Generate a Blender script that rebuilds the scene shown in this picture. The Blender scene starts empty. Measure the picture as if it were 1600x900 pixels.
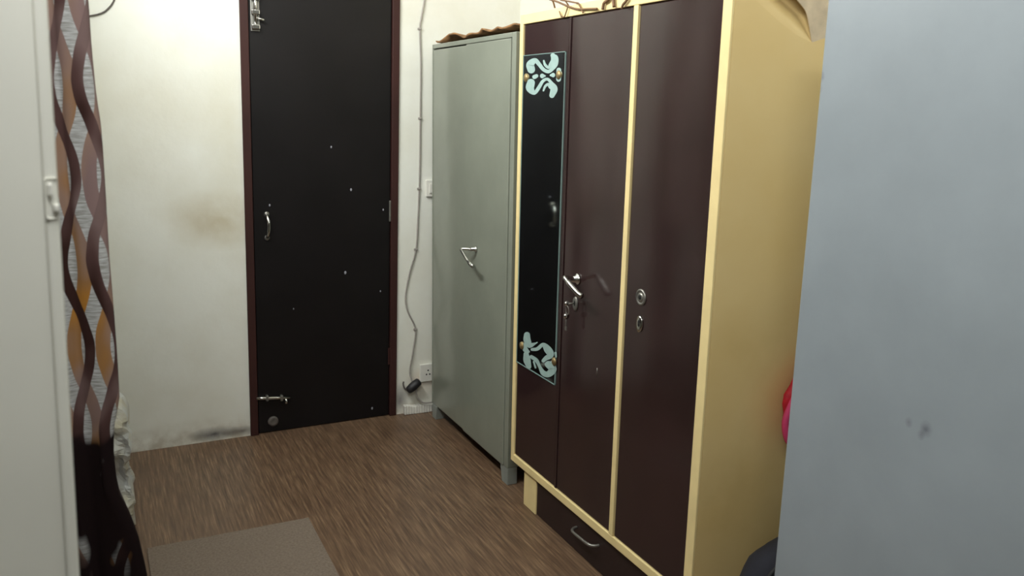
import bpy, bmesh, math, random
from mathutils import Vector, Matrix, noise
R = math.radians
random.seed(7)
scene = bpy.context.scene
COL = scene.collection

# ------------------------------------------------------------------ camera
F_PX = 1320.0
yaw, pitch, roll = R(26.4), R(12.0), R(1.22)
fw = Vector((math.sin(yaw)*math.cos(pitch), math.cos(yaw)*math.cos(pitch), -math.sin(pitch)))
rt = Vector((math.cos(yaw), -math.sin(yaw), 0)); up = rt.cross(fw)
rt, up = math.cos(roll)*rt + math.sin(roll)*up, -math.sin(roll)*rt + math.cos(roll)*up
cam = bpy.data.cameras.new('camera'); cam_o = bpy.data.objects.new('camera', cam); COL.objects.link(cam_o)
M = Matrix((rt, up, -fw)).transposed().to_4x4(); M.translation = (0, 0, 1.6)
cam_o.matrix_world = M
cam.sensor_width = 36; cam.lens = F_PX/1600*36; cam.clip_start = 0.02
cam.dof.use_dof = True; cam.dof.focus_distance = 3.2; cam.dof.aperture_fstop = 6.3
scene.camera = cam_o

# ------------------------------------------------------------------ world, lights, exposure
w = bpy.data.worlds.new('world'); scene.world = w; w.use_nodes = True
w.node_tree.nodes['Background'].inputs[0].default_value = (0.85, 0.92, 1, 1)
w.node_tree.nodes['Background'].inputs[1].default_value = 0.05

def area(name, loc, target, sx, sy, power, col):
    l = bpy.data.lights.new(name, 'AREA'); l.shape = 'RECTANGLE'; l.size = sx; l.size_y = sy
    l.energy = power; l.color = col
    o = bpy.data.objects.new(name, l); COL.objects.link(o); o.location = loc
    d = Vector(target) - Vector(loc); o.rotation_euler = d.to_track_quat('-Z', 'Y').to_euler()
    return o
# the fluorescent tubes: one high on the left wall over the curtain, one behind the camera
area('tube_lamp_inner', (0.03, 2.80, 2.56), (1.2, 2.90, 2.46), 1.2, 0.06, 36, (0.97, 1.0, 0.97))
area('tube_lamp_entrance', (0.08, 0.40, 2.60), (1.2, 1.6, 1.75), 1.2, 0.06, 23, (0.98, 1.0, 0.97))

vs = scene.view_settings
vs.view_transform = 'Standard'; vs.look = 'None'; vs.exposure = 0.30; vs.gamma = 1.0; vs.use_curve_mapping = False

# ------------------------------------------------------------------ materials
def srgb(r, g, b):
    f = lambda c: (c/255/12.92) if c/255 <= .04045 else ((c/255+.055)/1.055)**2.4
    return (f(r), f(g), f(b), 1)

class NT:
    """small node helper"""
    def __init__(self, name):
        self.m = bpy.data.materials.new(name); self.m.use_nodes = True
        self.t = self.m.node_tree; self.b = self.t.nodes['Principled BSDF']
    def n(self, typ, **k):
        x = self.t.nodes.new(typ)
        for a, v in k.items(): setattr(x, a, v)
        return x
    def put(self, sock, v):
        if isinstance(v, bpy.types.NodeSocket): self.t.links.new(v, sock)
        else: sock.default_value = v
    def math(self, op, a, b=0.0, c=0.0, clamp=False):
        x = self.n('ShaderNodeMath', operation=op, use_clamp=clamp)
        for i, v in enumerate((a, b, c)): self.put(x.inputs[i], v)
        return x.outputs[0]
    def pos(self):
        x = self.n('ShaderNodeNewGeometry'); s = self.n('ShaderNodeSeparateXYZ')
        self.t.links.new(x.outputs['Position'], s.inputs[0]); return x.outputs['Position'], s.outputs
    def noise(self, scale, detail=3, rough=.55, vec=None, stretch=(1, 1, 1)):
        if vec is None: vec = self.pos()[0]
        mp = self.n('ShaderNodeMapping'); mp.inputs['Scale'].default_value = stretch
        self.t.links.new(vec, mp.inputs[0])
        x = self.n('ShaderNodeTexNoise'); self.t.links.new(mp.outputs[0], x.inputs['Vector'])
        x.inputs['Scale'].default_value = scale; x.inputs['Detail'].default_value = detail; x.inputs['Roughness'].default_value = rough
        return x.outputs['Fac']
    def ramp(self, fac, stops):
        x = self.n('ShaderNodeValToRGB'); self.put(x.inputs[0], fac); e = x.color_ramp.elements
        while len(e) < len(stops): e.new(0.5)
        for i, (p, c) in enumerate(stops): e[i].position = p; e[i].color = c
        return x.outputs[0]
    def mix(self, fac, a, b):
        x = self.n('ShaderNodeMix', data_type='RGBA'); self.put(x.inputs[0], fac); self.put(x.inputs[6], a); self.put(x.inputs[7], b)
        return x.outputs[2]
    def bump(self, h, strength, dist):
        x = self.n('ShaderNodeBump'); self.put(x.inputs['Height'], h)
        x.inputs['Strength'].default_value = strength; x.inputs['Distance'].default_value = dist
        self.t.links.new(x.outputs[0], self.b.inputs['Normal'])
    def blob(self, s, centre, radius, axes=(0, 2), squash=(1, 1)):
        """soft round stain, 1 at the centre and 0 at the radius"""
        a = self.math('MULTIPLY', self.math('SUBTRACT', s[axes[0]], centre[0]), squash[0])
        b = self.math('MULTIPLY', self.math('SUBTRACT', s[axes[1]], centre[1]), squash[1])
        d = self.math('SQRT', self.math('ADD', self.math('MULTIPLY', a, a), self.math('MULTIPLY', b, b)))
        return self.math('SUBTRACT', 1.0, self.math('DIVIDE', d, radius), clamp=True)
    def done(self, color, rough=.5, metal=0, spec=.5, coat=0, coat_rough=.1):
        self.put(self.b.inputs['Base Color'], color); self.put(self.b.inputs['Roughness'], rough)
        self.put(self.b.inputs['Metallic'], metal); self.b.inputs['Specular IOR Level'].default_value = spec
        self.b.inputs['Coat Weight'].default_value = coat; self.b.inputs['Coat Roughness'].default_value = coat_rough
        return self.m

def plain(name, rgb, rough=.5, metal=0, spec=.5, coat=0, var=.12, scale=6):
    n = NT(name); c = srgb(*rgb)
    d = tuple(x*(1-var) for x in c[:3])+(1,); l = tuple(min(1, x*(1+var)) for x in c[:3])+(1,)
    return n.done(n.ramp(n.noise(scale, 4), [(.3, d), (.7, l)]), rough, metal, spec, coat)

MAT = {}
def wall_mat(name, stains):
    n = NT(name); p, s = n.pos()
    base = n.ramp(n.noise(2.2, 5, .6), [(.3, srgb(226, 225, 214)), (.62, srgb(236, 237, 230))])
    base = n.mix(n.math('MULTIPLY', n.noise(5, 6, .7), .1), base, srgb(196, 186, 160))
    # dirt splashed up from the floor, with a ragged edge
    lo = n.math('SUBTRACT', 1.0, n.math('DIVIDE', s[2], .13), clamp=True)
    lo = n.math('MULTIPLY', lo, n.ramp(n.noise(14, 4), [(.35, (0, 0, 0, 1)), (.65, (1, 1, 1, 1))]))
    base = n.mix(n.math('MULTIPLY', lo, .6), base, srgb(150, 132, 104))
    for c, r, amt, rgb, sq in stains:
        k = n.math('MULTIPLY', n.blob(s, c, r, squash=sq), n.noise(9, 4))
        base = n.mix(n.math('MULTIPLY', k, amt, clamp=True), base, srgb(*rgb))
    n.bump(n.noise(30, 5), .25, .004)
    return n.done(base, .7, 0, .3)
MAT['wall'] = wall_mat('painted_plaster', [
    ((.50, 1.07), .26, .95, (168, 146, 92), (1, 1.7)), ((.56, 1.35), .3, .35, (190, 176, 128), (2.2, .6)),
    ((.30, 1.65), .55, .22, (206, 196, 160), (1, 2)), ((.43, .035), .13, 1.6, (70, 66, 72), (1, 3.2)), ((.56, .03), .10, 1.5, (66, 52, 50), (1, 3.5)),
    ((1.37, .09), .09, 1.9, (120, 116, 116), (1.6, 1)), ((1.50, .16), .11, .8, (205, 160, 120), (1, 1.2))])
MAT['wall_plain'] = plain('plain_plaster', (228, 226, 216), .8, var=.04, scale=2)
MAT['wall_grey'] = plain('bounce_cutting_wall_grey', (136, 134, 128), .8, var=.04, scale=2)  # made-up grey for the unseen walls, to cut the light they bounce back
MAT['ceiling'] = plain('ceiling_paint', (238, 238, 232), .85, var=.03, scale=2)

def floor_mat():
    n = NT('streaked_wood_vinyl'); p, s = n.pos()
    a = n.noise(30, 4, .6, p, (3.6, .16, 1)); b = n.noise(52, 3, .6, p, (2.6, .09, 1)); c = n.noise(2.2, 2, .5, p, (1, .7, 1))
    base = n.ramp(a, [(.28, srgb(74, 55, 42)), (.46, srgb(99, 76, 59)), (.58, srgb(117, 92, 72)), (.74, srgb(152, 126, 98))])
    hl = n.ramp(b, [(.60, (0, 0, 0, 1)), (.70, (1, 1, 1, 1))])
    base = n.mix(n.math('MULTIPLY', hl, .45), base, srgb(176, 146, 110))
    base = n.mix(n.math('MULTIPLY', c, .25), base, srgb(98, 84, 66))
    n.bump(a, .15, .002)
    return n.done(base, n.math('ADD', n.math('MULTIPLY', n.noise(4, 3), .2), .30), 0, .45)
MAT['floor'] = floor_mat()

def paint_dark(name, rgb, rough, dent, spec=.5, coat=.0):
    n = NT(name); c = srgb(*rgb)
    col = n.ramp(n.noise(5, 4), [(.3, tuple(x*.85 for x in c[:3])+(1,)), (.7, tuple(x*1.2 for x in c[:3])+(1,))])
    h = n.noise(2.3, .6, .4, None, (1, 1.5, .6)); n.bump(h, .5, dent)
    r = n.math('ADD', n.math('MULTIPLY', n.noise(3.5, 3, .6, None, (1, 1.2, .8)), .16), rough)
    return n.done(col, r, 0, spec, coat, .12)
MAT['door_black'] = paint_dark('black_brown_laminate', (18, 15, 16), .34, .008, .3)
MAT['door_frame'] = paint_dark('maroon_painted_frame', (56, 30, 27), .5, .002, .3)
MAT['brown_steel'] = paint_dark('dark_brown_enamelled_steel', (46, 31, 31), .10, .035, .5)
MAT['drawer_brown'] = paint_dark('dark_brown_drawer_paint', (40, 27, 27), .35, .008, .4)

def cream_mat():
    n = NT('cream_enamel'); p, s = n.pos()
    base = n.ramp(n.noise(2.5, 4), [(.3, srgb(228, 198, 134)), (.7, srgb(236, 210, 152))])
    for c, r, rgb in (((1.62, .50), .3, (176, 146, 86)), ((1.70, .9), .25, (196, 166, 104))):
        k = n.math('MULTIPLY', n.blob(s, c, r), n.noise(6, 4)); base = n.mix(n.math('MULTIPLY', k, .7), base, srgb(*rgb))
    spk = n.ramp(n.noise(26, 2), [(.74, (0, 0, 0, 1)), (.78, (1, 1, 1, 1))])
    base = n.mix(n.math('MULTIPLY', spk, .5), base, srgb(120, 92, 54))
    n.bump(n.noise(2, 2), .4, .012)
    return n.done(base, .32, 0, .45)
MAT['cream'] = cream_mat()
MAT['cream_edge'] = plain('cream_frame_enamel', (238, 216, 158), .35, var=.05, scale=12)
MAT['cream_raw'] = plain('bared_panel_backing', (214, 196, 168), .7, var=.15, scale=20)

def steel_mat(name, rgb, rough, dent, marks=()):
    n = NT(name); p, s = n.pos(); c = srgb(*rgb)
    base = n.ramp(n.noise(3, 5, .6), [(.3, tuple(x*.92 for x in c[:3])+(1,)), (.7, tuple(x*1.07 for x in c[:3])+(1,))])
    for ctr, r, rgb2 in marks:
        k = n.blob(s, ctr, r, axes=(1, 2), squash=(1, .8)); k = n.math('MULTIPLY', k, n.noise(60, 3))
        base = n.mix(n.math('MULTIPLY', k, 1.1, clamp=True), base, srgb(*rgb2))
    n.bump(n.noise(1.8, 2, .5, None, (1, 1.2, .7)), .5, dent)
    return n.done(base, rough, 0, .5)
MAT['grey_steel'] = steel_mat('olive_grey_enamelled_steel', (134, 138, 126), .16, .02)
MAT['grey_foot'] = plain('grey_steel_foot', (138, 143, 137), .5)
MAT['blue_steel'] = steel_mat('blue_grey_enamelled_steel', (148, 156, 162), .36, .01,
    [((1.418, 1.682), .012, (84, 84, 92)), ((1.419, 1.655), .010, (90, 90, 98)), ((1.0952, .993), .010, (92, 92, 98)), ((1.055, .993), .016, (84, 84, 92)), ((1.064, .977), .010, (92, 92, 98))])

MAT['mirror'] = NT('mirror_glass').done(srgb(216, 228, 230), .05, 1)
MAT['mirror_edge'] = plain('mirror_glass_edge', (128, 152, 148), .2)
MAT['frost'] = plain('frosted_etching', (150, 174, 170), .6, var=.08, scale=40)
MAT['brass'] = plain('aged_brass', (150, 130, 92), .5, .7)
MAT['chrome'] = plain('worn_chrome', (205, 205, 202), .18, 1.0, scale=40)
MAT['steel_dull'] = plain('dull_metal', (150, 148, 142), .4, .8, scale=40)
MAT['hole'] = plain('keyhole_black', (10, 10, 10), .8)
MAT['white_paint'] = plain('white_gloss_paint', (234, 233, 224), .42, var=.05, scale=3)
MAT['white_plastic'] = plain('white_plastic', (226, 224, 216), .4, var=.04)
MAT['black_rubber'] = plain('black_rubber', (30, 28, 32), .5)
MAT['cable_grey'] = plain('grey_cable_sheath', (158, 152, 146), .6)
MAT['cable_dark'] = plain('dark_cable_sheath', (92, 86, 82), .6)
MAT['wire_rust'] = plain('rusty_wire', (122, 92, 66), .6, .2, scale=40)
MAT['rag'] = plain('brown_cardboard', (138, 102, 66), .85, var=.45, scale=22)
MAT['mat'] = None
MAT['bag'] = plain('dark_navy_nylon', (24, 25, 36), .85, var=.25, scale=60)
MAT['bag_trim'] = plain('black_webbing', (18, 18, 20), .7)
MAT['red'] = plain('red_fabric', (196, 30, 48), .6, var=.2, scale=40)
MAT['pink'] = plain('pink_trim', (222, 70, 120), .6)
MAT['whitecloth'] = plain('white_trim', (226, 222, 206), .7)
MAT['speck'] = plain('white_paint_drip', (150, 150, 160), .6)
MAT['plaster_white'] = plain('white_cement', (214, 212, 204), .8, var=.12, scale=14)

def mat_mat():
    n = NT('grey_brown_mat_pile'); a = n.noise(120, 3); b = n.noise(7, 3)
    base = n.ramp(a, [(.3, srgb(112, 100, 90)), (.7, srgb(134, 121, 109))]); base = n.mix(n.math('MULTIPLY', b, .3), base, srgb(110, 96, 82))
    n.bump(a, .6, .004); return n.done(base, .95, 0, .1)
MAT['mat'] = mat_mat()

def plastic_mat():
    n = NT('milky_plastic_film'); n.bump(n.noise(40, 4), .5, .004)
    n.b.inputs['Subsurface Weight'].default_value = 0
    n.b.inputs['Transmission Weight'].default_value = .25
    return n.done(n.ramp(n.noise(9, 4), [(.35, srgb(198, 190, 164)), (.6, srgb(212, 214, 212))]), .35, 0, .5)
MAT['film'] = plastic_mat()

def curtain_mat():
    n = NT('printed_curtain_cloth')
    uv = n.n('ShaderNodeUVMap'); uv.uv_map = 'cloth'
    s = n.n('ShaderNodeSeparateXYZ'); n.t.links.new(uv.outputs[0], s.inputs[0]); U, V = s.outputs[0], s.outputs[1]
    wob = n.math('MULTIPLY', n.math('SUBTRACT', n.noise(6, 2, .5, uv.outputs[0]), .5), .022)
    u = n.math('ADD', U, wob); sw = n.math('MULTIPLY', n.math('SINE', n.math('MULTIPLY', V, 2*math.pi/.31)), .017)
    def band(off, sign, half):
        x = n.math('ADD', n.math('ADD', u, off), n.math('MULTIPLY', sw, sign)); x = n.math('PINGPONG', x, .026)
        return n.math('LESS_THAN', x, half)
    hue = n.noise(9, 2, .5, uv.outputs[0], (1, .5, 1))
    tan = n.ramp(hue, [(.38, srgb(124, 102, 100)), (.48, srgb(138, 112, 98)), (.56, srgb(142, 104, 66)), (.66, srgb(160, 110, 48))])
    dark = n.ramp(hue, [(.38, srgb(112, 92, 90)), (.47, srgb(78, 56, 54)), (.56, srgb(50, 30, 26))])
    white = n.ramp(n.noise(260, 2, .5, uv.outputs[0], (.15, 1.6, 1)), [(.35, srgb(132, 131, 126)), (.65, srgb(184, 184, 186))])
    col = n.mix(band(.010, 1, .0098), n.mix(band(.005, -1, .0125), white, tan), dark)
    # the dark printed border along the lower part of the cloth
    bd = n.math('ADD', V, n.math('MULTIPLY', n.math('SUBTRACT', n.noise(10, 2, .5, uv.outputs[0]), .5), .20))
    k = n.ramp(bd, [(.98, (1, 1, 1, 1)), (1.09, (0, 0, 0, 1))])
    k = n.math('MULTIPLY', k, n.ramp(n.noise(16, 2, .5, uv.outputs[0], (1, .45, 1)), [(.56, (1, 1, 1, 1)), (.68, (.25, .25, .25, 1))]))
    col = n.mix(k, col, srgb(24, 13, 14))
    n.bump(n.noise(300, 2, .5, uv.outputs[0]), .2, .001)
    return n.done(col, .85, 0, .15)
MAT['curtain'] = curtain_mat()

# ------------------------------------------------------------------ object helpers
ORG = {}
def link(name, me, parent=None, mat=None):
    o = bpy.data.objects.new(name, me); COL.objects.link(o)
    if parent is not None: o.parent = parent
    if mat: me.materials.append(MAT[mat])
    return o
def org(p): return ORG.get(p.name, Vector((0, 0, 0))) if p else Vector((0, 0, 0))
def mesh(name, bm, mat, parent=None, smooth=False, origin=None):
    """link a bmesh given in world coordinates; its origin is the parent's, or the one given"""
    o0 = Vector(origin) if origin is not None else org(parent)
    bmesh.ops.translate(bm, vec=-o0, verts=bm.verts)
    bmesh.ops.recalc_face_normals(bm, faces=bm.faces)
    me = bpy.data.meshes.new(name); bm.to_mesh(me); bm.free()
    if smooth:
        for f in me.polygons: f.use_smooth = True
    o = link(name, me, parent, mat); o.location = o0 - org(parent); ORG[o.name] = o0
    return o
def thing(name, loc, label, cat=None, group=None, kind=None):
    o = bpy.data.objects.new(name, None); COL.objects.link(o); o.location = loc; o.empty_display_size = .1
    ORG[o.name] = Vector(loc); tag(o, label, cat, group, kind); return o
def tag(o, label=None, cat=None, group=None, kind=None):
    for k, v in (('label', label), ('category', cat), ('group', group), ('kind', kind)):
        if v: o[k] = v
    return o
def add_box(bm, lo, hi, bev=0, seg=2, cuts=0):
    lo, hi = Vector(lo), Vector(hi)
    m = Matrix.Translation((lo+hi)/2) @ Matrix.Diagonal((*(hi-lo), 1))
    r = bmesh.ops.create_cube(bm, size=1, matrix=m)
    if bev:
        es = list({e for v in r['verts'] for e in v.link_edges})
        bmesh.ops.bevel(bm, geom=es, offset=bev, segments=seg, affect='EDGES', profile=.5)
def box(name, lo, hi, mat, parent=None, bev=.003, **k):
    bm = bmesh.new(); add_box(bm, lo, hi, bev); return mesh(name, bm, mat, parent, **k)
def add_tube(bm, pts, r, seg=10, cap=True):
    pts = [Vector(p) for p in pts]; rs = r if isinstance(r, (list, tuple)) else [r]*len(pts); rings = []; prev = None
    for i, p in enumerate(pts):
        t = (pts[min(i+1, len(pts)-1)] - pts[max(i-1, 0)]).normalized()
        if prev is None: a = t.orthogonal().normalized()
        else: a = (prev - prev.dot(t)*t).normalized()
        prev = a; b = t.cross(a)
        rings.append([bm.verts.new(p + rs[i]*(math.cos(2*math.pi*k/seg)*a + math.sin(2*math.pi*k/seg)*b)) for k in range(seg)])
    for A, B in zip(rings, rings[1:]):
        for k in range(seg): bm.faces.new((A[k], A[(k+1) % seg], B[(k+1) % seg], B[k]))
    if cap: bm.faces.new(rings[0][::-1]); bm.faces.new(rings[-1])
def smooth_path(pts, n=8):
    """Catmull-Rom through the points"""
    P = [Vector(p) for p in pts]; P = [2*P[0]-P[1]] + P + [2*P[-1]-P[-2]]; out = []
    for i in range(1, len(P)-2):
        for k in range(n):
            t = k/n; a, b, c, d = P[i-1:i+3]
            out.append(.5*((2*b) + (c-a)*t + (2*a-5*b+4*c-d)*t*t + (3*b-a-3*c+d)*t**3))
    out.append(P[-2]); return out
def tube(name, pts, r, mat, parent=None, seg=10, **k):
    bm = bmesh.new(); add_tube(bm, pts, r, seg); return mesh(name, bm, mat, parent, True, **k)
def add_lathe(bm, centre, axis, prof, seg=24, squash=None):
    """prof: (radius, height along the axis); squash: (dir, factor) flattens the round"""
    axis = Vector(axis).normalized(); u = Vector((0, 0, 1)) if abs(axis.z) < .9 else Vector((1, 0, 0))
    u = (u - u.dot(axis)*axis).normalized(); v = axis.cross(u); rings = []
    for r, h in prof:
        rings.append([bm.verts.new(Vector(centre)+axis*h + r*(math.cos(2*math.pi*k/seg)*u*(squash or 1) + math.sin(2*math.pi*k/seg)*v)) for k in range(seg)])
    for A, B in zip(rings, rings[1:]):
        for k in range(seg): bm.faces.new((A[k], A[(k+1) % seg], B[(k+1) % seg], B[k]))
    bm.faces.new(rings[0][::-1]); bm.faces.new(rings[-1])
def lathe(name, centre, axis, prof, mat, parent=None, squash=None, **k):
    bm = bmesh.new(); add_lathe(bm, centre, axis, prof, squash=squash); return mesh(name, bm, mat, parent, True, **k)
def shear_x(o, k):
    """old frames out of plumb: x moves with height"""
    z0 = ORG[o.name].z
    for v in o.data.vertices: v.co.x += k*(v.co.z+z0)
NX = Vector((-1, 0, 0)); NY = Vector((0, -1, 0))

# ------------------------------------------------------------------ the setting
YB = 4.065
def struct(name, lo, hi, mat, label):
    return tag(box(name, lo, hi, mat, bev=0), label, kind='structure')
struct('floor', (-1.1, -1.6, -.1), (2.1, YB+.1, 0), 'floor', 'brown streaked wood-look vinyl floor')
struct('ceiling', (-1.1, -1.6, 2.75), (2.1, YB+.1, 2.85), 'ceiling', 'white ceiling above the room')
struct('wall_right', (2.03, -1.6, 0), (2.1, YB, 2.75), 'wall_plain', 'white wall behind the cupboards')
struct('wall_front', (-1.1, -1.6, 0), (2.03, -1.5, 2.75), 'wall_grey', 'unseen wall behind the camera, greyed to cut bounced light')
struct('wall_left', (-.16, 1.75, 0), (-.045, YB, 2.75), 'wall', 'white plaster wall behind the patterned curtain')
struct('wall_side', (-1.1, -1.5, 0), (-1.0, 1.75, 2.75), 'wall_grey', 'unseen wall beside the doorway, greyed to cut bounced light')
struct('wall_return', (-1.0, 1.75, 0), (-.16, 1.85, 2.75), 'wall_plain', 'white wall stub behind the white door')
# back wall with the opening of the dark door
SH = .0175; DX0, DX1, DH = .600, 1.345, 2.20
bm = bmesh.new()
add_box(bm, (-.16, YB, 0), (DX0+.004, YB+.1, 2.75)); add_box(bm, (DX1-.004, YB, 0), (2.1, YB+.1, 2.75)); add_box(bm, (DX0+.004, YB, DH+.02), (DX1-.004, YB+.1, 2.75))
for v in bm.verts:
    if DX0 < v.co.x < DX1: v.co.x += SH*v.co.z      # the opening is as far out of plumb as its frame
tag(mesh('wall_back', bm, 'wall'), 'stained white plaster wall around the dark door', kind='structure')
# white cement fillet at the foot of the wall, right of the door
bm = bmesh.new()
for i in range(14):
    x = 1.385+i*.014; h = .045+.014*noise.noise((x*12, 0, 0)); d = .035+.012*noise.noise((x*9, 5, 0))
    add_box(bm, (x, YB-d, 0), (x+.0145, YB, h), .004)
tag(mesh('trim_1', bm, 'plaster_white'), 'rough white cement fillet at the wall foot beside the door', kind='structure')

# dark back door
d1 = thing('door_1', (DX0, YB, 0), 'black-brown flush door in a maroon frame in the back wall', None, None, 'structure')
parts = []
fr = bmesh.new()
add_box(fr, (DX0, YB-.012, 0), (DX0+.037, YB+.09, DH), .003); add_box(fr, (DX1-.036, YB-.012, 0), (DX1, YB+.09, DH), .003); add_box(fr, (DX0+.037, YB-.012, DH-.04), (DX1-.036, YB+.09, DH), .003)
parts.append(mesh('door_frame', fr, 'door_frame', d1))
leaf = box('door_leaf', (DX0+.040, YB+.002, .004), (DX1-.039, YB+.04, DH-.043), 'door_black', d1, .003); parts.append(leaf)
FY = YB+.002
# D handle
h = tube('pull_handle', smooth_path([(.700, FY, 1.085), (.700, FY-.018, 1.078), (.703, FY-.034, 1.055), (.704, FY-.036, 1.03), (.702, FY-.033, 1.005), (.700, FY-.018, .985), (.700, FY, .978)], 6), [.0075]*37, 'chrome', leaf); parts.append(h)
for z in (1.088, .976):
    parts.append(lathe('handle_boss', (.700, FY, z), NY, [(.013, 0), (.012, .006), (.006, .009)], 'steel_dull', h))
# lower aldrop bolt
bl = tube('slide_bolt', [(.630, FY-.014, .190), (.664, FY-.014, .187), (.72, FY-.014, .181), (.792, FY-.014, .173)], .0085, 'chrome', leaf); parts.append(bl)
for x, z in ((.675, .186), (.745, .178)):
    parts.append(box('bolt_guide', (x, FY-.026, z-.014), (x+.012, FY, z+.014), 'steel_dull', bl, .003))
parts.append(tube('bolt_knob', [(.772, FY-.014, .175), (.772, FY-.02, .158), (.772, FY-.02, .148)], [.006, .007, .008], 'chrome', bl))
parts.append(lathe('round_lock', (.710, FY, .058), NY, [(.026, 0), (.025, .008), (.016, .011), (.006, .007)], 'cable_dark', leaf))
# tower bolt at the top
tb = box('tower_bolt', (.648, FY-.006, 1.915), (.687, FY, 2.13), 'steel_dull', leaf, .002); parts.append(tb)
parts.append(tube('bolt_rod', [(.668, FY-.016, 1.925), (.668, FY-.016, 2.13)], .0085, 'chrome', tb))
for z in (1.922, 1.985, 2.045, 2.10): parts.append(box('bolt_strap', (.650, FY-.027, z), (.686, FY, z+.022), 'chrome', tb, .004))
parts.append(tube('bolt_lever', [(.668, FY-.018, 1.972), (.685, FY-.024, 1.968), (.703, FY-.026, 1.963)], [.006, .006, .007], 'chrome', tb))
hg = box('hinge', (1.300, FY-.008, 1.03), (1.309, FY, 1.135), 'steel_dull', leaf, .002); parts.append(hg)
parts.append(box('hinge', (1.300, FY-.008, .28), (1.309, FY, .37), 'door_frame', leaf, .002))
sp = bmesh.new()
for x, z, r in ((1.1275, 1.194, .005), (1.0905, .7826, .006), (1.0345, 1.4006, .004), (1.2703, .6745, .0035), (1.218, .052, .005), (.735, 1.13, .004), (1.29, 1.09, .004), (.83, .62, .003)):
    add_lathe(sp, (x-SH*z, FY, z), NY, [(r, 0), (r*.6, .0012)], 8, squash=1.5)
parts.append(mesh('paint_drips', sp, 'speck', leaf))
for o in parts: shear_x(o, SH)

# near white door, standing open on the left
d2 = thing('door_2', (-.72, .62, 0), 'white painted door leaf standing open beside the curtain', None, None, 'structure')
E0, E1 = Vector((-.078, .92, 0)), Vector((-.80, .70, 0))     # latch edge, hinge edge (at floor level)
du = (E1-E0).normalized(); dn = Vector((du.y, -du.x, 0));  dn = dn if dn.y < 0 else -dn
LEAN = .0302
def leaf_box(bm, u0, u1, n0, n1, z0, z1, bev=.003):
    k = len(bm.verts); tmp = bmesh.new(); add_box(tmp, (u0, n0, z0), (u1, n1, z1), bev)
    mp = {v: bm.verts.new(E0 + du*v.co.x + dn*v.co.y + Vector((LEAN*v.co.z, 0, v.co.z))) for v in tmp.verts}
    for f in tmp.faces: bm.faces.new([mp[v] for v in f.verts])
    tmp.free()
def leaf_part(name, boxes, mat, parent, bev=.003):
    bm = bmesh.new()
    for b in boxes: leaf_box(bm, *b, bev)
    return mesh(name, bm, mat, parent)
lf = leaf_part('door_leaf', [(0, .75, -.036, 0, .01, 2.02)], 'white_paint', d2, .006)
leaf_part('edge_bead', [(.0, .012, 0, .004, .01, 2.02)], 'white_paint', lf, .003)
lt = leaf_part('latch_plate', [(.001, .012, .0039, .0046, 1.488, 1.526)], 'white_paint', lf, .002)
leaf_part('latch_pin', [(.006, .010, .004, .010, 1.509, 1.522)], 'white_plastic', lt, .002)
leaf_part('latch_pin', [(.001, .006, .004, .010, 1.494, 1.502)], 'white_plastic', lt, .002)

# ------------------------------------------------------------------ big brown and cream wardrobe
W = 1.485; Y0, Y1 = 1.770, 2.972; ZB, ZT = .158, 1.945
wd = thing('wardrobe', (W+.25, (Y0+Y1)/2, 0), 'tall dark brown three-door steel wardrobe with cream frame and mirror', 'wardrobe')
body = bmesh.new()
add_box(body, (W+.0302, Y1-.012, ZB), (2.0, Y1, ZT), .003)
add_box(body, (W+.0302, Y0+.004, ZT-.012), (2.0, Y1-.012, ZT)); add_box(body, (W+.0302, Y0+.004, ZB), (2.0, Y1-.012, ZB+.012)); add_box(body, (1.99, Y0+.004, ZB+.012), (2.0, Y1-.012, ZT-.012))
mesh('carcass', body, 'cream', wd)
fr = bmesh.new()
add_box(fr, (W, Y0, ZB), (W+.008, Y0+.037, ZT), .002); add_box(fr, (W, Y1-.026, ZB), (W+.03, Y1, ZT), .003)
add_box(fr, (W, Y0+.037, 1.908), (W+.03, Y1-.026, ZT), .003); add_box(fr, (W, Y0+.037, ZB), (W+.03, Y1-.026, .191), .003)
add_box(fr, (W, 2.190, .191), (W+.03, 2.214, 1.908), .002)
mesh('front_frame', fr, 'cream_edge', wd)
DXF = W+.006
def wdoor(y0, y1, lip):
    bm = bmesh.new(); add_box(bm, (DXF, y0, .193), (DXF+.018, y1, 1.906), .003)
    if lip: add_box(bm, (DXF-.004, y1-.012, .193), (DXF, y1, 1.906), .0015)
    return mesh('door', bm, 'brown_steel', wd)
doorA = wdoor(2.605, 2.944, False); doorB = wdoor(2.2165, 2.600, True); doorC = wdoor(Y0+.039, 2.1875, False)
doorA['label'] = 'dark brown door with the long mirror'; doorB['label'] = 'dark brown door with the lever handle'; doorC['label'] = 'dark brown door with two lock rings'
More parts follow.
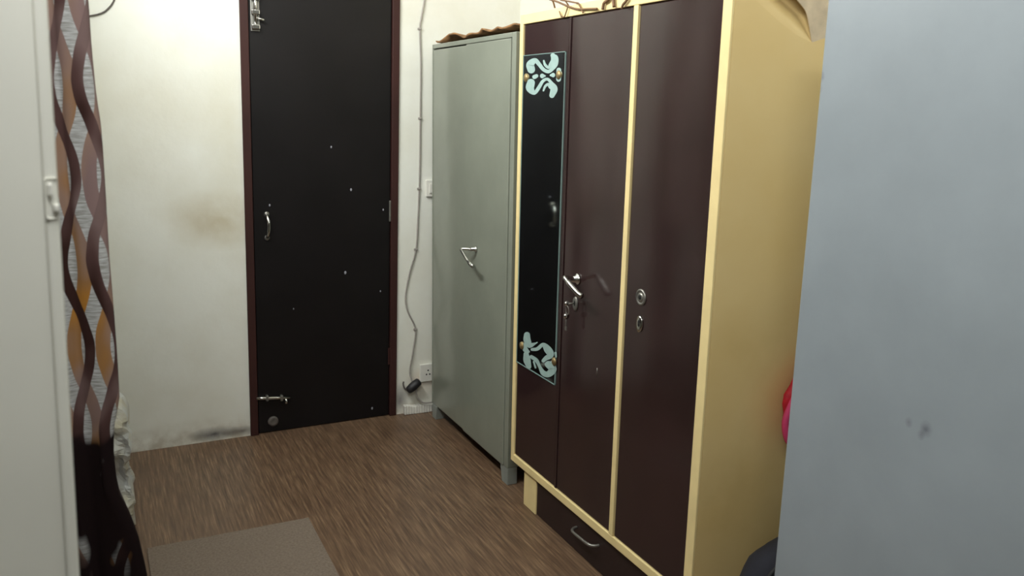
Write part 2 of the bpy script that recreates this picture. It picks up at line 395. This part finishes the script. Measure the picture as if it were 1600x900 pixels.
# mirror with frosted motifs
MX = DXF-.004
mir = box('mirror', (MX, 2.622, .596), (DXF, 2.938, 1.794), 'mirror', doorA, .0015)
eb = bmesh.new(); T = .004
for lo, hi in (((2.620, .594), (2.6225, 1.796)), ((2.9378, .594), (2.940, 1.796)), ((2.620, .593), (2.940, .5965)), ((2.620, 1.7938), (2.940, 1.796))):
    add_box(eb, (MX-.001, lo[0], lo[1]), (DXF, hi[0], hi[1]))
mesh('bevelled_edge', eb, 'mirror_edge', mir)
def pix(x, y, X):
    d = rt*((x-800)/F_PX) + up*(-(y-450)/F_PX) + fw; p = Vector((0, 0, 1.6)) + d*(X/d.x); return p
def ribbons(name, strokes, to_uv):
    """flat etched strokes of changing width on the mirror's face"""
    bm = bmesh.new(); k = 0
    for st in strokes:
        k += 1; X = MX-.0004-.00005*k
        q = smooth_path([(a, b, w_) for a, b, w_ in st], 6); L = []; Rr = []
        for i, p in enumerate(q):
            t = (q[min(i+1, len(q)-1)]-q[max(i-1, 0)]); t = Vector((t.x, t.y)).normalized(); nn = Vector((-t.y, t.x))
            c = Vector((p.x, p.y)); hw = max(p.z, 6)/2
            L.append(c+nn*hw); Rr.append(c-nn*hw)
            if i in (0, len(q)-1):
                s = -1 if i == 0 else 1
                ring = [c + hw*(nn*math.cos(a)+s*t*math.sin(a)) for a in [math.pi*j/8 for j in range(9)]]
                vs_ = [bm.verts.new(to_uv(v.x, v.y, X)) for v in ring]; bm.faces.new(vs_)
        lv = [bm.verts.new(to_uv(v.x, v.y, X)) for v in L]; rv = [bm.verts.new(to_uv(v.x, v.y, X)) for v in Rr]
        for i in range(len(lv)-1): bm.faces.new((lv[i], lv[i+1], rv[i+1], rv[i]))
    return mesh(name, bm, 'frost', mir)
top_st = [
 [(225, 365, 90), (215, 305, 92), (270, 258, 55), (315, 300, 46), (365, 362, 42), (425, 388, 42), (472, 355, 44), (505, 300, 66), (498, 235, 88), (478, 200, 55)],
 [(372, 262, 20), (388, 310, 30), (428, 342, 32), (455, 300, 44), (470, 270, 40)],
 [(222, 520, 92), (212, 585, 95), (262, 638, 46), (315, 575, 42), (360, 502, 36), (415, 478, 34), (462, 525, 40), (492, 590, 84), (468, 668, 62)],
 [(368, 612, 20), (390, 560, 28), (425, 538, 34), (450, 570, 44)],
 [(262, 452, 50), (285, 440, 44)], [(356, 440, 56), (385, 440, 20)], [(478, 430, 54), (452, 432, 22)],
 [(548, 370, 54), (545, 480, 56)], [(165, 440, 40), (168, 480, 44)]]
bot_st = [
 [(250, 175, 70), (252, 235, 84), (282, 295, 66), (345, 275, 22), (368, 264, 14)],
 [(205, 300, 60), (235, 350, 60), (268, 372, 30)],
 [(310, 345, 34), (372, 338, 42), (438, 290, 46), (492, 345, 86), (528, 408, 74), (470, 450, 52), (440, 478, 40)],
 [(240, 400, 60), (250, 470, 84), (272, 545, 58)],
 [(300, 430, 40), (362, 475, 44), (398, 545, 34), (440, 620, 60), (500, 635, 72), (552, 575, 92), (500, 520, 80)],
 [(330, 490, 22), (350, 560, 18)], [(585, 385, 28), (590, 430, 22)]]
ribbons('etched_motif', top_st, lambda a, b, X: pix(800+a/7.5, 60+b/7.5, X))
ribbons('etched_motif', bot_st, lambda a, b, X: pix(790+a/7.5, 500+b/7.5, X))
for px, py in ((821.8, 121.5), (872.8, 117), (815, 540), (865.5, 565)):
    c = pix(px, py, MX-.002); lathe('mirror_screw', (MX, c.y, c.z), NX, [(.016, 0), (.015, .004), (.006, .008)], 'brass', mir)
# lever handle and lock
HX = DXF
hd = lathe('lever_handle', (HX, 2.489, 1.022), NX, [(.021, 0), (.020, .006), (.012, .010), (.008, .030)], 'chrome', doorB)
tube('lever_arm', smooth_path([(HX-.02, 2.487, 1.024), (HX-.05, 2.478, 1.033), (HX-.066, 2.466, 1.036), (HX-.066, 2.447, 1.027), (HX-.062, 2.41, 1.008), (HX-.058, 2.386, .996), (HX-.054, 2.368, .990)], 5),
     [.008]*6+[.0075]*10+[.010]*15, 'chrome', hd)
lk = lathe('lock_plate', (HX, 2.496, .932), NX, [(.017, 0), (.016, .004), (.010, .005)], 'steel_dull', doorB, squash=1.55)
lathe('keyhole', (HX-.0052, 2.496, .934), NX, [(.005, 0), (.004, .0006)], 'hole', lk, squash=1.9)
tube('door_scratch', [(HX-.0004, 2.338, .742), (HX-.0004, 2.336, .715)], .0012, 'steel_dull', doorB)
# keys left hanging in the lock
ky = thing('key_bunch', (HX-.004, 2.496, .934), 'key in the wardrobe lock with a second key hanging from its ring', 'keys')
tube('key_shank', [(HX-.006, 2.496, .934), (HX-.03, 2.496, .935)], .0028, 'steel_dull', ky)
lathe('key_head', (HX-.036, 2.4945, .935), (0, 1, 0), [(.010, 0), (.010, .003)], 'chrome', ky)
tube('key_ring', [(HX-.036+.003*math.sin(a*.5), 2.496+.011*math.sin(a), .912+.016*math.cos(a)) for a in [2*math.pi*i/20 for i in range(21)]], .0014, 'steel_dull', ky, 6)
tube('key_shank', [(HX-.036, 2.497, .897), (HX-.036, 2.499, .845)], .0026, 'steel_dull', ky)
lathe('key_head', (HX-.036, 2.495, .890), (0, 1, 0), [(.011, 0), (.011, .003)], 'chrome', ky)
box('key_bit', (HX-.038, 2.492, .838), (HX-.034, 2.503, .852), 'steel_dull', ky, .001)
# lock ring and escutcheon of the right-hand door
r1 = lathe('lock_ring', (HX, 2.104, 1.038), NX, [(.026, 0), (.026, .003), (.021, .006), (.019, .003), (.013, .003), (.012, .006), (.009, .006)], 'steel_dull', doorC)
lathe('spindle_hole', (HX-.0058, 2.104, 1.038), NX, [(.008, 0), (.007, .0008)], 'hole', r1)
r2 = lathe('lock_plate', (HX, 2.104, .953), NX, [(.0165, 0), (.016, .004), (.011, .005)], 'chrome', doorC, squash=1.6)
lathe('keyhole', (HX-.0052, 2.104, .955), NX, [(.0055, 0), (.005, .0006)], 'hole', r2, squash=2.0)
# plinth with a drawer
PX = W+.012
box('plinth_block', (PX, 2.762, 0), (1.99, 2.868, ZB), 'cream_edge', wd, .003)
box('plinth_block', (PX, Y0+.06, 0), (1.99, Y0+.15, ZB), 'cream_edge', wd, .003)
dr = box('drawer', (PX+.004, Y0+.152, .004), (1.97, 2.760, ZB-.004), 'drawer_brown', wd, .003)
tube('drawer_handle', smooth_path([(PX+.006, 2.447, .098), (PX-.012, 2.442, .098), (PX-.026, 2.425, .098), (PX-.028, 2.37, .100), (PX-.026, 2.315, .102), (PX-.012, 2.298, .102), (PX+.006, 2.293, .102)], 5), .0055, 'steel_dull', dr)
# cream side panel; at its top the skin sags inwards behind the loose back piece
def piy(x, y, Y):
    d = rt*((x-800)/F_PX) + up*(-(y-450)/F_PX) + fw; p = Vector((0, 0, 1.6)) + d*(Y/d.y); return p
hinge = [(1.475, 1.9445), (1.535, 1.905), (1.60, 1.862), (1.668, 1.826), (1.722, 1.803), (1.7665, 1.791)]
hinge[0] = (1.5225, 1.9445)
edge = [(1.640, 1.9445), (1.668, 1.925), (1.7045, 1.893), (1.7354, 1.868), (1.752, 1.833), (1.7665, 1.791)]
hp = smooth_path([(a, 0, b) for a, b in hinge], 6); ep = smooth_path([(a, 0, b) for a, b in edge], 6)
def slab(name, q, mat):
    bm = bmesh.new(); f = bm.faces.new([bm.verts.new((a, Y0, b)) for a, b in q]); g = bmesh.ops.extrude_face_region(bm, geom=[f])
    bmesh.ops.translate(bm, vec=(0, .003, 0), verts=[v for v in g['geom'] if isinstance(v, bmesh.types.BMVert)])
    return mesh(name, bm, mat, wd)
slab('side_panel', [(W+.0081, ZB), (2.0, ZB), (2.0, 1.86), (1.83, 1.81)] + [(p.x, p.z) for p in reversed(hp)] + [(W+.0081, 1.9445)], 'cream')
slab('loose_back_piece', [(1.83, 1.81), (2.0, 1.86), (2.0, 1.9445)] + [(p.x, p.z) for p in ep], 'cream_raw')['label'] = 'pale loose piece at the top of the side panel'
bm = bmesh.new(); rows = []; NV = 14
for i, (a, b) in enumerate(zip(hp, ep)):
    row = []
    for j in range(NV+1):
        v = j/NV; p = a.lerp(b, v*1.7); row.append(bm.verts.new((p.x, Y0+.0004+.48*(b-a).length*min(1, v*1.7)**1.8, min(p.z, 1.944))))
    rows.append(row)
for A, B in zip(rows, rows[1:]):
    for j in range(NV): bm.faces.new((A[j], A[j+1], B[j+1], B[j]))
sk = mesh('sagging_skin', bm, 'cream', wd, True); sk['label'] = 'cream skin sagging inwards at the top of the side panel'

# bent wires lying on top of the wardrobe and hanging over its edge
wz = thing('wire_bundle', (1.50, 2.48, ZT), 'thin rusty bent wires hanging over the top edge of the brown wardrobe', 'wire')
FXW = 1.4775
def wire(pts, r=.0028): tube('wire_strand', smooth_path(pts, 5), r, 'wire_rust', wz, 6)
wire([(1.60, 2.90, ZT+.006), (1.53, 2.80, 1.98), (FXW, 2.728, 1.975), (FXW, 2.672, 1.962), (FXW, 2.617, 1.946), (FXW, 2.54, 1.927), (FXW, 2.465, 1.920), (FXW, 2.41, 1.916)], .0034)
wire([(1.58, 2.75, ZT+.003), (1.52, 2.70, 1.975), (FXW, 2.65, 1.966), (FXW, 2.60, 1.957), (FXW, 2.53, 1.944)], .0026)
wire([(FXW, 2.53, 1.944), (FXW, 2.514, 1.929), (FXW, 2.4965, 1.911)], .0026)
wire([(FXW, 2.656, 1.929), (FXW, 2.648, 1.918), (FXW, 2.6415, 1.9106)], .0026)
wire([(FXW, 2.6415, 1.9106), (FXW, 2.63, 1.909), (FXW, 2.6193, 1.909), (FXW, 2.608, 1.924), (FXW, 2.5993, 1.938)], .0024)
wire([(1.54, 2.32, 1.953), (1.50, 2.33, 1.962), (FXW, 2.337, 1.955), (FXW, 2.3435, 1.938), (FXW, 2.358, 1.933), (FXW, 2.371, 1.928), (FXW, 2.377, 1.910)], .005)
wire([(1.54, 2.30, 1.953), (1.50, 2.31, 1.962), (FXW, 2.316, 1.953), (FXW, 2.316, 1.932), (FXW, 2.311, 1.912)], .0055)
wire([(1.54, 2.22, 1.952), (1.50, 2.225, 1.962), (FXW, 2.228, 1.954), (FXW, 2.235, 1.932), (FXW, 2.247, 1.922), (FXW, 2.262, 1.914), (FXW, 2.268, 1.903)], .0042)

# ------------------------------------------------------------------ olive-grey steel cabinet
G = 1.510; GY0, GY1 = 3.052, 3.962; GB, GT = .078, 1.892
gc = thing('steel_cabinet', (G+.22, (GY0+GY1)/2, 0), 'olive-grey two-door steel cabinet standing in the corner by the dark door', 'cabinet')
bm = bmesh.new()
add_box(bm, (G+.018, GY0, GB), (1.99, GY0+.012, GT), .002); add_box(bm, (G+.018, GY1-.012, GB), (1.99, GY1, GT), .002)
add_box(bm, (G+.018, GY0+.012, GT-.012), (1.99, GY1-.012, GT)); add_box(bm, (G+.018, GY0+.012, GB), (1.99, GY1-.012, GB+.012)); add_box(bm, (1.98, GY0+.012, GB+.012), (1.99, GY1-.012, GT-.012))
mesh('carcass', bm, 'grey_steel', gc)
bm = bmesh.new()
add_box(bm, (G, GY0, GB), (G+.022, GY0+.036, GT), .003); add_box(bm, (G, GY1-.010, GB), (G+.022, GY1, GT), .003)
add_box(bm, (G, GY0+.036, 1.872), (G+.022, GY1-.010, GT), .003)
mesh('front_frame', bm, 'grey_steel', gc)
gl = box('door', (G+.002, 3.541, GB), (G+.02, GY1-.012, 1.867), 'grey_steel', gc, .004)
gr = box('door', (G-.004, GY0+.040, GB), (G+.018, 3.538, 1.870), 'grey_steel', gc, .004)
gh = lathe('lever_handle', (G-.004, 3.400, .984), NX, [(.014, 0), (.013, .006), (.008, .010), (.007, .03)], 'chrome', gr)
tube('lever_arm', smooth_path([(G-.03, 3.400, .984), (G-.055, 3.425, .984), (G-.066, 3.427, .980), (G-.066, 3.41, .972), (G-.066, 3.36, .948), (G-.062, 3.318, .930), (G-.058, 3.308, .926)], 5), [.006]*14+[.007]*9+[.010]*8, 'chrome', gh)
for y0, y1 in ((GY0, GY0+.075), (GY1-.07, GY1)):
    for x0, x1 in ((G+.002, G+.05), (1.93, 1.985)):
        bm = bmesh.new(); add_box(bm, (x0, y0, 0), (x1, y1, GB), .003)
        for v in bm.verts:
            if v.co.z < .03: v.co.y += (.018 if y0 == GY0 else -.018)*(0 if v.co.y in (y0,) else 1)*(-1 if (y0 == GY0) == (v.co.y > (y0+y1)/2) else 0)
        mesh('foot', bm, 'grey_foot', gc)
# wrinkled brown cardboard lying on its top
bm = bmesh.new(); rows = []
def hgt(y): # rise of the sheet's front edge along the cabinet
    t = (GY1-y)/(GY1-GY0)
    return .003 + .028*math.exp(-((t-.26)/.10)**2) + .016*math.exp(-((t-.62)/.13)**2) + .018*math.exp(-((t-.95)/.22)**2) + .004*math.sin(t*41)
NR = 60
for i in range(NR+1):
    y = GY0+.012 + (GY1-.03-GY0-.012)*i/NR; row = []
    for j in range(13):
        x = G+.002 + .40*(j/12); k = math.exp(-j*.16)
        row.append(bm.verts.new((x + .006*math.sin(y*37)*(j == 0), y, GT+.003+hgt(y)*k + .004*noise.noise((x*14, y*14, 0)) + .003)))
    rows.append(row)
for A, B in zip(rows, rows[1:]):
    for j in range(12): bm.faces.new((A[j], A[j+1], B[j+1], B[j]))
cb = mesh('cardboard_sheet', bm, 'rag', None, True, origin=(G+.2, 3.5, GT))
so = cb.modifiers.new('thickness', 'SOLIDIFY'); so.thickness = .007; so.offset = 0
tag(cb, 'wrinkled brown cardboard sheet lying on the grey steel cabinet', 'cardboard')

# ------------------------------------------------------------------ blue-grey cupboard on the right
bc = thing('blue_cupboard', (1.70, .95, 0), 'tall plain blue-grey steel cupboard at the right edge of the photo', 'cupboard')
BX, B0, B1 = 1.45, .42, 1.418
box('carcass', (BX, B0, .07), (2.0, B1, 1.90), 'blue_steel', bc, .004)
box('door', (BX+.02, B0-.022, .09), (BX+.262, B0, 1.885), 'blue_steel', bc, .003); dB = box('door', (BX+.266, B0-.022, .09), (BX+.53, B0, 1.885), 'blue_steel', bc, .003)
tube('lever_handle', smooth_path([(BX+.285, B0-.02, 1.05), (BX+.285, B0-.06, 1.05), (BX+.30, B0-.065, 1.04), (BX+.36, B0-.06, 1.02)], 4), .008, 'chrome', dB)
for x in (BX+.02, 1.93):
    for y in (B0+.02, B1-.08): box('foot', (x, y, 0), (x+.05, y+.06, .07), 'grey_foot', bc, .002)

# ------------------------------------------------------------------ things in the gap between the cupboards
bg = thing('backpack', (1.74, 1.60, 0), 'dark navy bag standing on the floor between wardrobe and blue cupboard', 'bag')
bm = bmesh.new(); bmesh.ops.create_cube(bm, size=2); bmesh.ops.subdivide_edges(bm, edges=bm.edges, cuts=7, use_grid_fill=True)
for v in bm.verts:
    p = v.co.copy(); q = p.normalized()*max(abs(p.x), abs(p.y), abs(p.z)); p = p.lerp(q, .85)
    n_ = noise.noise(p*2.2)*.05
    top = max(0, p.z); v.co = Vector((1.745+(.235-.03*top)*p.x*(1+n_), 1.600+.12*p.y*(1+n_)*(1-.2*top), max(.0, .212+.232*p.z*(1+n_*.5))))
mesh('bag_body', bm, 'bag', bg, True)
tube('carry_loop', smooth_path([(1.69, 1.60, .425), (1.70, 1.59, .47), (1.74, 1.585, .49), (1.78, 1.59, .47), (1.79, 1.60, .425)], 6), .008, 'bag_trim', bg)
tube('zipper', smooth_path([(1.535, 1.555, .12), (1.535, 1.553, .27), (1.58, 1.548, .385), (1.70, 1.538, .41), (1.86, 1.54, .40)], 6), .006, 'bag_trim', bg)
rp = thing('red_pouch', (1.83, 1.72, .70), 'small red cloth pouch with pink and white trim hanging beside the wardrobe', 'pouch')
bm = bmesh.new(); bmesh.ops.create_uvsphere(bm, u_segments=20, v_segments=14, radius=1)
for v in bm.verts:
    z = v.co.z; wd_ = .085*(1-.35*max(0, z)); v.co = Vector((1.832+wd_*v.co.x*(1+.08*math.sin(9*z)), 1.735+.026*v.co.y, 0.775+.13*z))
mesh('pouch_body', bm, 'red', rp, True)
tube('pink_piping', smooth_path([(1.776, 1.702, 0.840), (1.738, 1.705, 0.760), (1.734, 1.705, 0.715), (1.756, 1.703, 0.668), (1.816, 1.702, 0.645), (1.886, 1.705, 0.680)], 6), .010, 'pink', rp)
tube('white_binding', smooth_path([(1.766, 1.699, 0.810), (1.754, 1.700, 0.740), (1.766, 1.699, 0.685), (1.826, 1.699, 0.670)], 6), .008, 'whitecloth', rp)
tube('hanging_loop', smooth_path([(1.836, 1.735, .90), (1.831, 1.745, 1.05), (1.836, 1.762, 1.15)], 6), .003, 'red', rp)
lathe('hook', (1.836, Y0, 1.15), NY, [(.009, 0), (.009, .003), (.004, .005), (.004, .016), (.007, .02)], 'steel_dull', rp)

# ------------------------------------------------------------------ floor mat
bm = bmesh.new(); add_box(bm, (.075, 2.28, .0005), (.662, 3.092, .009), .003)
tag(mesh('floor_mat', bm, 'mat', None, origin=(.37, 2.7, 0)), 'thin grey-brown mat lying on the streaked floor', 'mat')

# ------------------------------------------------------------------ cable with plug on the back wall
cb = thing('power_cable', (1.47, YB-.008, .05), 'thin grey cable clipped down the wall between dark door and grey cabinet', 'cable')
Yc = YB-.006
cp = [(1.520, Yc, 2.30), (1.510, Yc, 2.18), (1.506, Yc, 2.105), (1.490, Yc, 2.02), (1.483, Yc, 1.97), (1.487, Yc, 1.80), (1.484, Yc, 1.542), (1.482, Yc, 1.35), (1.478, Yc, 1.192), (1.470, Yc, 1.03), (1.460, Yc, .882), (1.425, Yc, .76), (1.402, Yc, .64), (1.412, Yc-.004, .56), (1.455, Yc, .458), (1.440, Yc-.004, .34), (1.421, Yc-.006, .235), (1.430, Yc-.02, .178)]
tube('cable_run', smooth_path(cp, 8), .0042, 'cable_grey', cb, 8)
for x, z in ((1.483, 1.97), (1.484, 1.542), (1.478, 1.192), (1.460, .882), (1.455, .458)):
    box('cable_clip', (x-.011, YB-.014, z-.005), (x+.007, YB-.0005, z+.005), 'cable_grey', cb, .002)
bm = bmesh.new()
add_tube(bm, [(1.398, Yc-.032, .134), (1.404, Yc-.032, .138), (1.425, Yc-.030, .152), (1.446, Yc-.028, .166), (1.464, Yc-.026, .178), (1.469, Yc-.026, .181)], [.012, .020, .024, .024, .021, .012], 12)
mesh('plug', bm, 'black_rubber', cb, True)
tube('cable_tail', smooth_path([(1.402, Yc-.032, .137), (1.385, Yc-.03, .150), (1.378, Yc-.025, .172), (1.382, Yc-.02, .186)], 6), .0045, 'cable_dark', cb, 8)
tube('cable_tail', smooth_path([(1.446, Yc-.03, .158), (1.450, Yc-.035, .10), (1.475, Yc-.036, .066), (1.51, Yc-.036, .056), (1.56, Yc-.034, .060), (1.60, Yc-.03, .09)], 6), .0045, 'cable_grey', cb, 8)
c2 = thing('loose_cable', (.08, YB-.008, 1.95), 'dark cable looping down the wall beside the curtain top', 'cable')
tube('cable_run', smooth_path([(-.04, Yc, 1.925), (.0, Yc, 1.930), (.034, Yc, 1.938), (.07, Yc, 1.948), (.10, Yc, 1.966), (.131, Yc, 2.007), (.15, Yc, 2.08), (.16, Yc, 2.25)], 8), .0035, 'cable_dark', c2, 8)
def plate(name, x0, x1, z0, z1, label, cat):
    t = thing(name, ((x0+x1)/2, YB, (z0+z1)/2), label, cat)
    box('cover_plate', (x0, YB-.014, z0), (x1, YB, z1), 'white_plastic', t, .003); return t
sw = plate('wall_switch', 1.514, 1.60, 1.150, 1.235, 'small white switch plate half hidden behind the grey cabinet', 'switch')
box('rocker', (1.528, YB-.020, 1.168), (1.552, YB-.013, 1.217), 'white_plastic', sw, .003)
sk2 = plate('wall_socket', 1.478, 1.585, .165, .262, 'white wall socket low on the wall beside the black plug', 'socket')
for dx, dz in ((.045, .062), (.036, .040), (.054, .040)): lathe('pin_hole', (1.478+dx, YB-.0138, .165+dz), NY, [(.0045, 0), (.004, .0006)], 'hole', sk2)

# ------------------------------------------------------------------ curtain along the left wall
ct = thing('curtain', (-.02, 2.6, .1), 'brown and grey patterned curtain hanging along the left wall', 'curtain')
prof = [(2.45, .010), (1.90, .012), (1.74, .0133), (1.68, .0125), (1.606, .0139), (1.552, .0180), (1.442, .0165), (1.329, .0142), (1.2355, .0147), (1.14, .0143), (1.06, .0125), (1.02, .0015), (.97, -.0045), (.892, -.0030), (.841, .0123), (.788, .0255), (.711, .0353), (.60, .042), (.40, .046), (.10, .050)]
def xr(z):
    for (a, xa), (b, xb) in zip(prof, prof[1:]):
        if z >= b: return xb + (xa-xb)*(z-b)/(a-b)
    return prof[-1][1]
def section(z):
    """the cloth's cross-section at height z, from its near hem back along the wall"""
    X = xr(z); wv = .004*math.sin(z*5)
    s = [(-.105, 1.700), (-.090, 1.668), (-.068+wv, 1.648), (-.046+wv, 1.655), (-.030, 1.642), (X-.020, 1.632), (X-.006, 1.634), (X, 1.642), (X-.004, 1.660), (X-.022, 1.690), (-.034, 1.73)]
    y = 1.78; k = 0
    while y < 3.98:
        a = -.012 if k % 2 == 0 else -.036
        s.append((a+.002*math.sin(z*3+k), y)); y += .055; k += 1
    return smooth_path([(a, b, z) for a, b in s], 4)
NZ = 90; secs = [section(2.45 + (.10-2.45)*i/NZ) for i in range(NZ+1)]
bm = bmesh.new(); uvl = bm.loops.layers.uv.new('cloth'); uvd = {}; rows = []
for sc in secs:
    row = []; u = 0
    for i, p in enumerate(sc):
        if i: u += (p-sc[i-1]).length
        v = bm.verts.new(p); uvd[v] = (u, p.z); row.append(v)
    rows.append(row)
for A, B in zip(rows, rows[1:]):
    for j in range(len(A)-1):
        f = bm.faces.new((A[j], A[j+1], B[j+1], B[j]))
        for l in f.loops: l[uvl].uv = uvd[l.vert]
cl = mesh('cloth', bm, 'curtain', ct, True)
so = cl.modifiers.new('thickness', 'SOLIDIFY'); so.thickness = .0015; so.offset = 0
tube('curtain_rod', [(-.02, 1.60, 2.46), (-.02, 4.02, 2.46)], .011, 'steel_dull', ct)
for y in (1.63, 2.8, 3.98): box('rod_bracket', (-.045, y-.01, 2.45), (-.015, y+.01, 2.47), 'steel_dull', ct, .002)

# ------------------------------------------------------------------ crumpled plastic sheet at the foot of the left wall
edgeR = [(.500, .012), (.476, .024), (.448, .050), (.395, .062), (.333, .0535), (.305, .0625), (.231, .0470), (.166, .0470), (.124, .0595), (.097, .0600), (.087, .044), (.059, .053), (.0, .058)]
bm = bmesh.new(); rows = []
ez = smooth_path([(x, 0, z) for z, x in edgeR], 4)
for i, p in enumerate(ez):
    row = []
    for j in range(17):
        a = j/16; ang = R(-70+230*a)
        cx, rx = -.005, p.x+.005
        ry = .05+.02*math.sin(p.z*23)
        n_ = .022*noise.noise((a*9, p.z*26, 3.1))*math.sin(math.pi*a)
        xx = cx + rx*math.sin(ang) if ang > 0 else cx + (rx*.6)*math.sin(ang)
        row.append(bm.verts.new((max(-.008, xx - abs(n_)), 3.34 - ry*math.cos(ang)*(1+.7*noise.noise((a*6, p.z*20, 8))) + (.25*a if a > .6 else 0), max(.001, p.z))))
    rows.append(row)
for A, B in zip(rows, rows[1:]):
    for j in range(16): bm.faces.new((A[j], A[j+1], B[j+1], B[j]))
ps = mesh('plastic_sheet', bm, 'film', None, False, origin=(.02, 3.34, 0))
so = ps.modifiers.new('thickness', 'SOLIDIFY'); so.thickness = .002; so.offset = 0
tag(ps, 'crumpled pale plastic sheet at the foot of the wall behind the curtain', 'plastic sheet')
